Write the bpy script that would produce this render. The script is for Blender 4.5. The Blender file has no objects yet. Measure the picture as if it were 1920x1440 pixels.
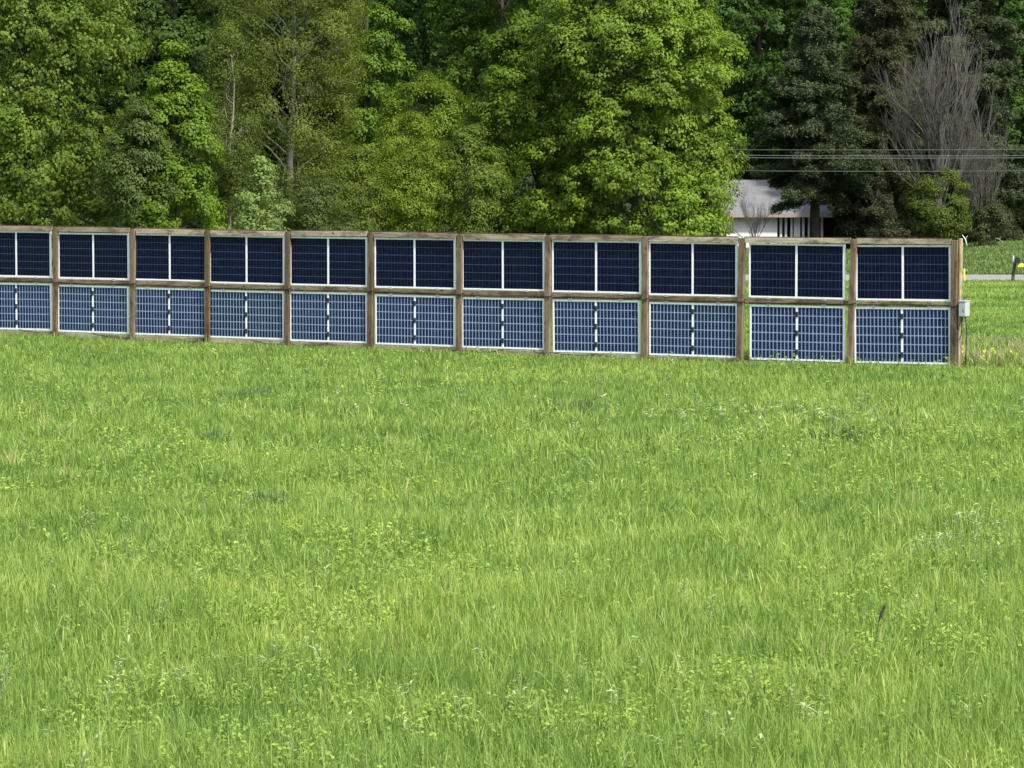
import bpy, math, random
import numpy as np
from mathutils import Vector, Matrix

random.seed(7)
rng = np.random.default_rng(11)
scene = bpy.context.scene
COL = scene.collection
R = math.radians

# ------------------------------------------------------------------ camera
F = 6656.0                      # focal length in pixels of a 1920 px wide frame
CAMZ = 4.0
PITCH = math.atan((720 - 295) / F)
cam = bpy.data.cameras.new('camera')
cam.sensor_width = 36.0
cam.lens = 36.0 * F / 1920.0
cam.clip_start = 0.5
cam.clip_end = 6000
camo = bpy.data.objects.new('camera', cam)
COL.objects.link(camo)
camo.location = (0, 0, CAMZ)
camo.rotation_euler = (math.pi / 2 - PITCH, 0, 0)
scene.camera = camo
cp, sp = math.cos(PITCH), math.sin(PITCH)


def ray(x, y):
    u, v = x - 960.0, y - 720.0
    return Vector((u, F * cp - v * sp, -F * sp - v * cp))


def at(x, y, Y):                 # point of the world seen at photo pixel x, y, at distance Y
    d = ray(x, y)
    t = Y / d.y
    return Vector((d.x * t, Y, CAMZ + d.z * t))


# ------------------------------------------------------------------ light
SUN_EL = R(50)
sx, sy = 0.62, -0.78
tosun = Vector((sx * math.cos(SUN_EL), sy * math.cos(SUN_EL), math.sin(SUN_EL)))
sl = bpy.data.lights.new('sun', 'SUN')
sl.energy = 3.3
sl.angle = R(3.0)
sl.color = (1.0, 0.95, 0.86)
so = bpy.data.objects.new('sun', sl)
COL.objects.link(so)
so.rotation_euler = tosun.to_track_quat('Z', 'Y').to_euler()
so.location = (30, -20, 60)
w = bpy.data.worlds.new('World')
scene.world = w
w.use_nodes = True
nt = w.node_tree
sky = nt.nodes.new('ShaderNodeTexSky')
sky.sky_type = 'NISHITA'
sky.sun_disc = False
sky.sun_elevation = SUN_EL
sky.sun_rotation = math.atan2(sx, sy)
sky.dust_density = 3.0
sky.air_density = 1.0
nt.links.new(sky.outputs[0], nt.nodes['Background'].inputs[0])
nt.nodes['Background'].inputs[1].default_value = 0.15
scene.view_settings.view_transform = 'Standard'
scene.view_settings.look = 'None'
scene.view_settings.gamma = 1.0
scene.view_settings.exposure = 0.9
scene.render.engine = 'CYCLES'
scene.cycles.max_bounces = 8
scene.cycles.transparent_max_bounces = 8


# ------------------------------------------------------------------ materials
class NT:
    def __init__(s, name):
        s.m = bpy.data.materials.new(name)
        s.m.use_nodes = True
        s.t = s.m.node_tree
        s.p = s.t.nodes['Principled BSDF']
        s.o = s.t.nodes['Material Output']

    def n(s, typ, **kw):
        nd = s.t.nodes.new(typ)
        for k, v in kw.items():
            setattr(nd, k, v)
        return nd

    def l(s, a, b):
        s.t.links.new(a, b)

    def math(s, op, a, b=None, c=None):
        nd = s.n('ShaderNodeMath', operation=op)
        for i, v in enumerate((a, b, c)):
            if v is None:
                continue
            if isinstance(v, (int, float)):
                nd.inputs[i].default_value = v
            else:
                s.l(v, nd.inputs[i])
        return nd.outputs[0]

    def mix(s, fac, a, b, mode='MIX'):
        nd = s.n('ShaderNodeMix', data_type='RGBA', blend_type=mode)
        for i, v in ((0, fac), (6, a), (7, b)):
            if isinstance(v, (int, float)):
                nd.inputs[i].default_value = v
            elif isinstance(v, tuple):
                nd.inputs[i].default_value = (*v, 1)
            else:
                s.l(v, nd.inputs[i])
        return nd.outputs[2]

    def ramp(s, fac, stops):
        nd = s.n('ShaderNodeValToRGB')
        e = nd.color_ramp.elements
        while len(e) < len(stops):
            e.new(0.5)
        for el, (p, c) in zip(e, stops):
            el.position = p
            el.color = (*c, 1) if isinstance(c, tuple) else (c, c, c, 1)
        s.l(fac, nd.inputs[0])
        return nd.outputs[0]

    def noise(s, vec, scale, detail=3.0, rough=0.55):
        nd = s.n('ShaderNodeTexNoise')
        nd.inputs['Scale'].default_value = scale
        nd.inputs['Detail'].default_value = detail
        nd.inputs['Roughness'].default_value = rough
        if vec is not None:
            s.l(vec, nd.inputs['Vector'])
        return nd.outputs['Fac']

    def mapping(s, vec, scale=(1, 1, 1)):
        nd = s.n('ShaderNodeMapping')
        nd.inputs['Scale'].default_value = scale
        s.l(vec, nd.inputs['Vector'])
        return nd.outputs[0]


def simple(name, col, rough=0.6, metal=0.0, spec=0.5):
    a = NT(name)
    a.p.inputs['Base Color'].default_value = (*col, 1)
    a.p.inputs['Roughness'].default_value = rough
    a.p.inputs['Metallic'].default_value = metal
    a.p.inputs['Specular IOR Level'].default_value = spec
    return a


def mul(c, k):
    return tuple(min(1.0, x * k) for x in c)


def leaf_mat(name, col, trans=0.35, var=0.35, spec=0.14, warm=0.2, nscale=0.5):
    a = NT(name)
    at_ = a.n('ShaderNodeAttribute', attribute_name='rnd')
    geo = a.n('ShaderNodeNewGeometry')
    lo = mul(col, 1 - var)
    hi = (min(1, col[0] * (1 + var + warm)), min(1, col[1] * (1 + var)), col[2] * (1 + var * 0.5))
    c = a.ramp(at_.outputs['Fac'], [(0.0, lo), (0.55, col), (1.0, hi)])
    nz = a.noise(geo.outputs['Position'], nscale, 3)
    nz2 = a.ramp(nz, [(0.3, 0.78), (0.7, 1.22)])
    c = a.mix(1.0, c, nz2, 'MULTIPLY')
    a.l(c, a.p.inputs['Base Color'])
    a.p.inputs['Roughness'].default_value = 0.5
    a.p.inputs['Specular IOR Level'].default_value = spec
    tr = a.n('ShaderNodeBsdfTranslucent')
    tc = a.mix(1.0, c, (1.1, 1.05, 0.7), 'MULTIPLY')
    a.l(tc, tr.inputs['Color'])
    mx = a.n('ShaderNodeMixShader')
    mx.inputs[0].default_value = trans
    a.l(a.p.outputs[0], mx.inputs[1])
    a.l(tr.outputs[0], mx.inputs[2])
    a.l(mx.outputs[0], a.o.inputs['Surface'])
    return a.m


def wood_mat(name, base, dark, pale, along=0):
    a = NT(name)
    tc = a.n('ShaderNodeTexCoord')
    oi = a.n('ShaderNodeObjectInfo')
    add = a.n('ShaderNodeVectorMath', operation='ADD')
    a.l(tc.outputs['Object'], add.inputs[0])
    comb = a.n('ShaderNodeCombineXYZ')
    r20 = a.math('MULTIPLY', oi.outputs['Random'], 37.0)
    a.l(r20, comb.inputs[0]); a.l(r20, comb.inputs[1]); a.l(r20, comb.inputs[2])
    a.l(comb.outputs[0], add.inputs[1])
    sc = [28, 28, 28]; sc[along] = 2.2
    g = a.noise(a.mapping(add.outputs[0], tuple(sc)), 1.0, 5, 0.65)
    sc2 = [3, 3, 3]; sc2[along] = 1.1
    st = a.noise(a.mapping(add.outputs[0], tuple(sc2)), 1.6, 4, 0.7)
    c = a.ramp(g, [(0.3, dark), (0.5, base), (0.72, pale)])
    tone = a.ramp(oi.outputs['Random'], [(0, mul(base, 0.62)), (0.5, base), (1, pale)])
    c = a.mix(0.5, c, tone)
    stf = a.ramp(st, [(0.46, 0.0), (0.62, 0.85)])
    c = a.mix(stf, c, mul(dark, 0.75))
    # knots
    vo = a.n('ShaderNodeTexVoronoi')
    sc3 = [5, 5, 5]; sc3[along] = 2.3
    a.l(a.mapping(add.outputs[0], tuple(sc3)), vo.inputs['Vector'])
    vo.inputs['Scale'].default_value = 1.0
    kf = a.ramp(vo.outputs['Distance'], [(0.06, 0.85), (0.11, 0.0)])
    c = a.mix(kf, c, mul(dark, 0.35))
    a.l(c, a.p.inputs['Base Color'])
    a.p.inputs['Roughness'].default_value = 0.85
    a.p.inputs['Specular IOR Level'].default_value = 0.2
    b = a.n('ShaderNodeBump')
    b.inputs['Strength'].default_value = 0.5
    b.inputs['Distance'].default_value = 0.01
    a.l(g, b.inputs['Height'])
    a.l(b.outputs[0], a.p.inputs['Normal'])
    return a.m


def bark_mat(name, c1, c2):
    a = NT(name)
    tc = a.n('ShaderNodeTexCoord')
    g = a.noise(a.mapping(tc.outputs['Object'], (9, 9, 2)), 1.5, 5, 0.7)
    a.l(a.ramp(g, [(0.3, c1), (0.7, c2)]), a.p.inputs['Base Color'])
    a.p.inputs['Roughness'].default_value = 0.9
    a.p.inputs['Specular IOR Level'].default_value = 0.15
    return a.m


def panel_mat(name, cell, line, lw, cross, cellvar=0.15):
    """6 rows by 2 x 12 half cells, seen through the glazing; object coordinates in metres."""
    a = NT(name)
    tc = a.n('ShaderNodeTexCoord')
    sep = a.n('ShaderNodeSeparateXYZ')
    a.l(tc.outputs['Object'], sep.inputs[0])
    ax = a.math('ABSOLUTE', sep.outputs[0])
    px = a.math('DIVIDE', a.math('SUBTRACT', ax, 0.022), 0.0832)
    pz = a.math('DIVIDE', a.math('SUBTRACT', sep.outputs[2], 0.030), 0.1645)
    fx = a.math('ABSOLUTE', a.math('SUBTRACT', a.math('FRACT', px), 0.5))   # 0.5 at a cell border
    fz = a.math('ABSOLUTE', a.math('SUBTRACT', a.math('FRACT', pz), 0.5))
    dx = a.math('MULTIPLY', a.math('SUBTRACT', 0.5, fx), 0.0832)
    dz = a.math('MULTIPLY', a.math('SUBTRACT', 0.5, fz), 0.1645)
    gx = a.math('LESS_THAN', dx, lw[0])
    gz = a.math('LESS_THAN', dz, lw[1])
    dia = a.math('LESS_THAN', a.math('ADD', dx, dz), cross)
    g = a.math('MAXIMUM', a.math('MAXIMUM', gx, gz), dia)
    # thin busbars run along the long side of each half cell
    bb = a.math('ABSOLUTE', a.math('SUBTRACT', a.math('FRACT', a.math('MULTIPLY', pz, 9.0)), 0.5))
    bbm = a.math('LESS_THAN', bb, 0.05)
    # inside the cell field only
    inx = a.math('LESS_THAN', ax, 0.022 + 12 * 0.0832 + 0.003)
    vor = a.n('ShaderNodeTexWhiteNoise', noise_dimensions='3D')
    cb = a.n('ShaderNodeCombineXYZ')
    a.l(a.math('FLOOR', a.math('DIVIDE', sep.outputs[0], 0.0832)), cb.inputs[0])
    a.l(a.math('FLOOR', pz), cb.inputs[1])
    oi = a.n('ShaderNodeObjectInfo')
    a.l(oi.outputs['Random'], cb.inputs[2])
    a.l(cb.outputs[0], vor.inputs['Vector'])
    cc = a.mix(vor.outputs['Value'], mul(cell, 1 - cellvar), mul(cell, 1 + cellvar))
    pt = a.ramp(oi.outputs['Random'], [(0, (0.75, 1.15, 0.80)), (0.5, (1.0, 1.0, 1.0)), (1, (1.25, 0.95, 1.15))])  # random tint per panel, stands in for differing reflections
    cc = a.mix(1.0, cc, pt, 'MULTIPLY')
    cc = a.mix(a.math('MULTIPLY', bbm, 0.09), cc, line)
    nz = a.noise(a.mapping(tc.outputs['Object'], (1, 1, 1)), 3.0, 4, 0.6)
    ln = a.mix(a.ramp(nz, [(0.35, 0.0), (0.65, 0.4)]), line, mul(line, 0.55))
    c = a.mix(a.math('MULTIPLY', g, inx), cc, ln)
    # dust, heavier along the lower edge
    dn = a.noise(a.mapping(tc.outputs['Object'], (5, 5, 9)), 1.0, 5, 0.7)
    dust = a.math('MULTIPLY', a.ramp(dn, [(0.4, 0.0), (0.8, 0.025)]), 1.0)
    c = a.mix(dust, c, (0.25, 0.26, 0.24))
    a.l(c, a.p.inputs['Base Color'])
    a.p.inputs['Roughness'].default_value = 0.3
    a.p.inputs['Specular IOR Level'].default_value = 0.08
    a.p.inputs['Coat Weight'].default_value = 0.10
    a.p.inputs['Coat Roughness'].default_value = 0.05
    return a.m


M = {}
M['post'] = wood_mat('weathered_post', (0.165, 0.120, 0.076), (0.09, 0.062, 0.038), (0.25, 0.195, 0.13), 2)
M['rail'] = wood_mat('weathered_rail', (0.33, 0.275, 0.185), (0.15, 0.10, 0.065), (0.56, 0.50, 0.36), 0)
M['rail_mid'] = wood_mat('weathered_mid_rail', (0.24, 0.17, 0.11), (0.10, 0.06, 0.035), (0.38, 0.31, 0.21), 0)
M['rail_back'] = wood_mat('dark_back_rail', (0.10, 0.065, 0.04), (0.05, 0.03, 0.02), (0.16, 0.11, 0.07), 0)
M['end_board'] = wood_mat('pale_end_board', (0.36, 0.31, 0.19), (0.22, 0.17, 0.09), (0.45, 0.40, 0.26), 2)
M['alu'] = simple('white_frame', (0.86, 0.87, 0.88), 0.45, 0.0).m
M['alu_clip'] = simple('grey_clamp', (0.42, 0.43, 0.45), 0.4, 0.3).m
M['black'] = simple('black_plastic', (0.02, 0.02, 0.022), 0.5).m
M['cable'] = simple('black_cable', (0.025, 0.022, 0.02), 0.6).m
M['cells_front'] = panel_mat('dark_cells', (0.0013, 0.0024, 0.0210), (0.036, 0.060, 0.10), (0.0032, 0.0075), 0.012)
M['cells_back'] = panel_mat('pale_cells', (0.0085, 0.018, 0.060), (0.27, 0.36, 0.49), (0.0098, 0.0082), 0.027)  # pale gap lines paint in sunlight coming through the clear gaps
M['box'] = simple('grey_box', (0.36, 0.39, 0.39), 0.5).m
M['box_dark'] = simple('box_latch', (0.25, 0.27, 0.27), 0.5).m  # darker grey of the latch
M['yellow'] = simple('yellow_plastic', (0.75, 0.60, 0.06), 0.5).m
M['white'] = simple('white_paint', (0.72, 0.74, 0.74), 0.6).m
M['pale_post'] = simple('pale_post', (0.42, 0.47, 0.42), 0.7).m
M['darkwood'] = simple('dark_wood', (0.07, 0.055, 0.045), 0.8).m
M['mailbox'] = simple('black_mailbox', (0.02, 0.022, 0.022), 0.35).m
M['painted_shade'] = simple('porch_shade', (0.015, 0.018, 0.02), 0.1).m  # near black, painted shade for the sheet inside the porch
M['wire'] = simple('wire', (0.10, 0.115, 0.105), 0.5).m
M['bark'] = bark_mat('bark', (0.05, 0.042, 0.032), (0.12, 0.105, 0.085))
M['bark_dark'] = bark_mat('dark_bark', (0.025, 0.02, 0.016), (0.07, 0.055, 0.045))
M['bark_pale'] = bark_mat('pale_bark', (0.16, 0.15, 0.12), (0.30, 0.28, 0.235))
M['bark_grey'] = bark_mat('grey_bark', (0.056, 0.056, 0.048), (0.125, 0.123, 0.106))


# ------------------------------------------------------------------ object helpers
def tag(o, label=None, cat=None, group=None, kind=None):
    if label: o['label'] = label
    if cat: o['category'] = cat
    if group: o['group'] = group
    if kind: o['kind'] = kind
    return o


def empty(name, loc, rz=0.0):
    o = bpy.data.objects.new(name, None)
    COL.objects.link(o)
    o.location = loc
    o.rotation_euler = (0, 0, rz)
    o.empty_display_size = 0.3
    return o


def np_mesh(name, V, Fc, mat, parent=None, rnd=None, smooth=False, k=None):
    """V (n,3); Fc (m,k) faces of k corners each."""
    V = np.ascontiguousarray(V, dtype=np.float32)
    Fc = np.ascontiguousarray(Fc, dtype=np.int32)
    k = Fc.shape[1]
    me = bpy.data.meshes.new(name)
    me.vertices.add(len(V)); me.vertices.foreach_set('co', V.ravel())
    me.loops.add(Fc.size); me.loops.foreach_set('vertex_index', Fc.ravel())
    me.polygons.add(len(Fc))
    me.polygons.foreach_set('loop_start', np.arange(0, Fc.size, k, dtype=np.int32))
    if smooth:
        me.polygons.foreach_set('use_smooth', np.ones(len(Fc), dtype=bool))
    me.update(calc_edges=True)
    if rnd is not None:
        a = me.attributes.new('rnd', 'FLOAT', 'POINT')
        a.data.foreach_set('value', np.ascontiguousarray(rnd, dtype=np.float32))
    me.materials.append(mat)
    o = bpy.data.objects.new(name, me)
    COL.objects.link(o)
    if parent: o.parent = parent
    return o


class MB:
    """collects boxes, bars and tubes into one mesh"""
    def __init__(s):
        s.v = []; s.f = []

    def poly(s, pts, faces):
        b = len(s.v)
        s.v += [tuple(p) for p in pts]
        s.f += [tuple(b + i for i in f) for f in faces]

    def box(s, x0, x1, y0, y1, z0, z1, bev=0.0):
        if bev <= 0:
            p = [(x0, y0, z0), (x1, y0, z0), (x1, y1, z0), (x0, y1, z0), (x0, y0, z1), (x1, y0, z1), (x1, y1, z1), (x0, y1, z1)]
            s.poly(p, [(0, 3, 2, 1), (4, 5, 6, 7), (0, 1, 5, 4), (1, 2, 6, 5), (2, 3, 7, 6), (3, 0, 4, 7)])
            return
        # chamfered on all vertical and horizontal edges through an octagonal section stack
        b = bev
        def ring(z, i):
            return [(x0 + b + i, y0 + i, z), (x1 - b - i, y0 + i, z), (x1 - i, y0 + b + i, z), (x1 - i, y1 - b - i, z),
                    (x1 - b - i, y1 - i, z), (x0 + b + i, y1 - i, z), (x0 + i, y1 - b - i, z), (x0 + i, y0 + b + i, z)]
        rs = [ring(z0, b * .7), ring(z0 + b, 0), ring(z1 - b, 0), ring(z1, b * .7)]
        pts = [p for r_ in rs for p in r_]
        fs = [tuple(range(7, -1, -1)), tuple(range(24, 32))]
        for k in range(3):
            for i in range(8):
                j = (i + 1) % 8
                fs.append((k * 8 + i, k * 8 + j, k * 8 + 8 + j, k * 8 + 8 + i))
        s.poly(pts, fs)

    def tube(s, pts, rad, n=8, cap=True):
        pts = [Vector(p) for p in pts]
        if not hasattr(rad, '__len__'): rad = [rad] * len(pts)
        b = len(s.v)
        t0 = (pts[1] - pts[0]).normalized()
        ref = Vector((0, 0, 1)) if abs(t0.z) < 0.9 else Vector((1, 0, 0))
        u = t0.cross(ref).normalized()
        for i, p in enumerate(pts):
            t = (pts[min(i + 1, len(pts) - 1)] - pts[max(i - 1, 0)]).normalized()
            u = (u - t * u.dot(t)).normalized()
            v = t.cross(u)
            for k in range(n):
                a = 2 * math.pi * k / n
                s.v.append(tuple(p + (u * math.cos(a) + v * math.sin(a)) * rad[i]))
        for i in range(len(pts) - 1):
            for k in range(n):
                j = (k + 1) % n
                s.f.append((b + i * n + k, b + i * n + j, b + (i + 1) * n + j, b + (i + 1) * n + k))
        if cap:
            s.f.append(tuple(b + k for k in range(n - 1, -1, -1)))
            s.f.append(tuple(b + (len(pts) - 1) * n + k for k in range(n)))

    def build(s, name, mat, parent=None, smooth=False):
        me = bpy.data.meshes.new(name)
        me.from_pydata(s.v, [], s.f)
        me.materials.append(mat)
        if smooth:
            me.polygons.foreach_set('use_smooth', np.ones(len(me.polygons), dtype=bool))
        me.update()
        o = bpy.data.objects.new(name, me)
        COL.objects.link(o)
        if parent: o.parent = parent
        return o


# ------------------------------------------------------------------ terrain
def vnoise(x, y, s, seed=0):
    """smooth value noise on arrays, 0..1"""
    x = np.asarray(x, float) / s; y = np.asarray(y, float) / s
    xi = np.floor(x).astype(np.int64); yi = np.floor(y).astype(np.int64)
    xf = x - xi; yf = y - yi
    xf = xf * xf * (3 - 2 * xf); yf = yf * yf * (3 - 2 * yf)
    def h(a, b):
        n = (a * 374761393 + b * 668265263 + seed * 1442695041) & 0xffffffff
        n = ((n ^ (n >> 13)) * 1274126177) & 0xffffffff
        return ((n ^ (n >> 16)) & 0xffff) / 65535.0
    return (h(xi, yi) * (1 - xf) + h(xi + 1, yi) * xf) * (1 - yf) + (h(xi, yi + 1) * (1 - xf) + h(xi + 1, yi + 1) * xf) * yf


ROAD0, ROAD1 = 114.6, 120.4


def gz(x, y):
    x = np.asarray(x, float); y = np.asarray(y, float)
    z = 0.10 * (vnoise(x, y, 7, 3) - 0.5) * np.clip((y - 15) / 20, 0, 1)
    flat = np.clip((np.abs(y - 117.5) - 3.5) / 3.0, 0, 1)
    z = z * flat + 0.35 * np.clip((y - 123) / 12, 0, 1) * (vnoise(x, y, 9, 5)) * 0.6
    z = z + 0.05 * np.exp(-((x - 8.2) ** 2) / 6.0) * np.exp(-((y - 66.5) ** 2) / 8.0)
    z = z - 1.5 * np.exp(-(((x - 13) / 6.0) ** 2 + ((y - 172) / 14.0) ** 2))
    return z


def build_ground():
    xs = np.concatenate([[-2500, -1200, -600, -300, -160, -100], np.arange(-70, 70.1, 1.0), [100, 160, 300, 600, 1200, 2500]])
    ys = np.concatenate([[-300, -100, -40, -10], np.arange(0, 230.1, 1.0), [260, 320, 450, 700, 1200, 2500, 4500]])
    X, Y = np.meshgrid(xs, ys)
    Z = gz(X, Y)
    V = np.stack([X.ravel(), Y.ravel(), Z.ravel()], 1)
    nx, ny = len(xs), len(ys)
    i = np.arange(nx - 1)[None, :] + np.arange(ny - 1)[:, None] * nx
    Fc = np.stack([i, i + 1, i + 1 + nx, i + nx], -1).reshape(-1, 4)
    a = NT('ground')
    g = a.n('ShaderNodeNewGeometry')
    n1 = a.noise(g.outputs['Position'], 1.3, 6, 0.65)
    n2 = a.noise(g.outputs['Position'], 14.0, 5, 0.7)
    c = a.ramp(n1, [(0.3, (0.060, 0.105, 0.022)), (0.7, (0.105, 0.165, 0.034))])
    c = a.mix(a.ramp(n2, [(0.35, 0.0), (0.75, 0.5)]), c, (0.05, 0.05, 0.025))
    sep = a.n('ShaderNodeSeparateXYZ'); a.l(g.outputs['Position'], sep.inputs[0])
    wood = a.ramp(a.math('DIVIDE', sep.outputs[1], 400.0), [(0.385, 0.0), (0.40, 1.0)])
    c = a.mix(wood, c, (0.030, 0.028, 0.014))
    a.l(c, a.p.inputs['Base Color']); a.p.inputs['Roughness'].default_value = 0.95
    a.p.inputs['Specular IOR Level'].default_value = 0.1
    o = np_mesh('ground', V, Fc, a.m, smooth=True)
    tag(o, 'green meadow ground reaching from the foreground past the road to the wood', None, kind='structure')
    # road
    ys = np.linspace(ROAD0, ROAD1, 7); xs = np.arange(-80, 80.1, 2)
    X, Y = np.meshgrid(xs, ys)
    Y = Y + 0.12 * (vnoise(X, Y, 3, 9) - 0.5)
    V = np.stack([X.ravel(), Y.ravel(), gz(X, Y).ravel() + 0.03], 1)
    nx = len(xs)
    i = np.arange(nx - 1)[None, :] + np.arange(6)[:, None] * nx
    Fc = np.stack([i, i + 1, i + 1 + nx, i + nx], -1).reshape(-1, 4)
    a = NT('road')
    g = a.n('ShaderNodeNewGeometry')
    n1 = a.noise(a.mapping(g.outputs['Position'], (0.2, 1.2, 1)), 1.5, 5, 0.7)
    n2 = a.noise(g.outputs['Position'], 30, 3)
    c = a.ramp(n1, [(0.3, (0.17, 0.165, 0.155)), (0.7, (0.30, 0.285, 0.27))])
    c = a.mix(a.math('MULTIPLY', n2, 0.4), c, (0.13, 0.12, 0.11))
    a.l(c, a.p.inputs['Base Color']); a.p.inputs['Roughness'].default_value = 0.9
    tag(np_mesh('road', V, Fc, a.m), 'pale grey country road behind the solar fence', None, kind='structure')


build_ground()


# ------------------------------------------------------------------ grass
def blades(x, y, h, wd, lean, seed, droop=0.35):
    """curved tapering blades: 3 segments, 7 vertices -> 2 quads + 1 tri given as quads"""
    r = np.random.default_rng(seed)
    n = len(x)
    z = gz(x, y)
    az = r.uniform(0, 2 * np.pi, n)
    la = az + r.normal(0, 0.5, n) + np.pi / 2
    ln = np.abs(r.normal(0, lean, n))
    wx, wy = np.cos(az) * wd / 2, np.sin(az) * wd / 2
    lx, ly = np.cos(la), np.sin(la)
    V = np.zeros((n, 7, 3), np.float32)
    for k, (t, wf) in enumerate(((0, 0.7), (0.4, 1.0), (0.75, 0.7))):
        off = h * (ln * t + droop * ln * t * t * 2)
        zz = h * t * (1 - 0.35 * ln * t)
        cx, cy = x + lx * off, y + ly * off
        V[:, 2 * k] = np.stack([cx - wx * wf, cy - wy * wf, z + zz - (0.02 if k == 0 else 0)], 1)
        V[:, 2 * k + 1] = np.stack([cx + wx * wf, cy + wy * wf, z + zz - (0.02 if k == 0 else 0)], 1)
    off = h * (ln + droop * ln * 2)
    V[:, 6] = np.stack([x + lx * off, y + ly * off, z + h * (1 - 0.45 * ln)], 1)
    b = np.arange(n)[:, None, None] * 7
    Q = np.array([[0, 1, 3], [0, 3, 2], [2, 3, 5], [2, 5, 4], [4, 5, 6]])[None]
    return V.reshape(-1, 3), (b + Q).reshape(-1, 3), n


def sample_field(y0, y1, dens, seed, margin=1.5, xlo=None, xhi=None):
    r = np.random.default_rng(seed)
    W = y1 * 960 / F * 1.06 + margin
    n = int((y1 - y0) * 2 * W * dens)
    x = r.uniform(-W, W, n); y = r.uniform(y0, y1, n)
    keep = np.abs(x) < y * 960 / F * 1.06 + margin
    if xlo is not None: keep &= x > xlo
    if xhi is not None: keep &= x < xhi
    return x[keep], y[keep]


TH = R(33.0)
FZ0 = 71.6


def fence_y(x):
    return FZ0 - x * math.tan(TH)


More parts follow.
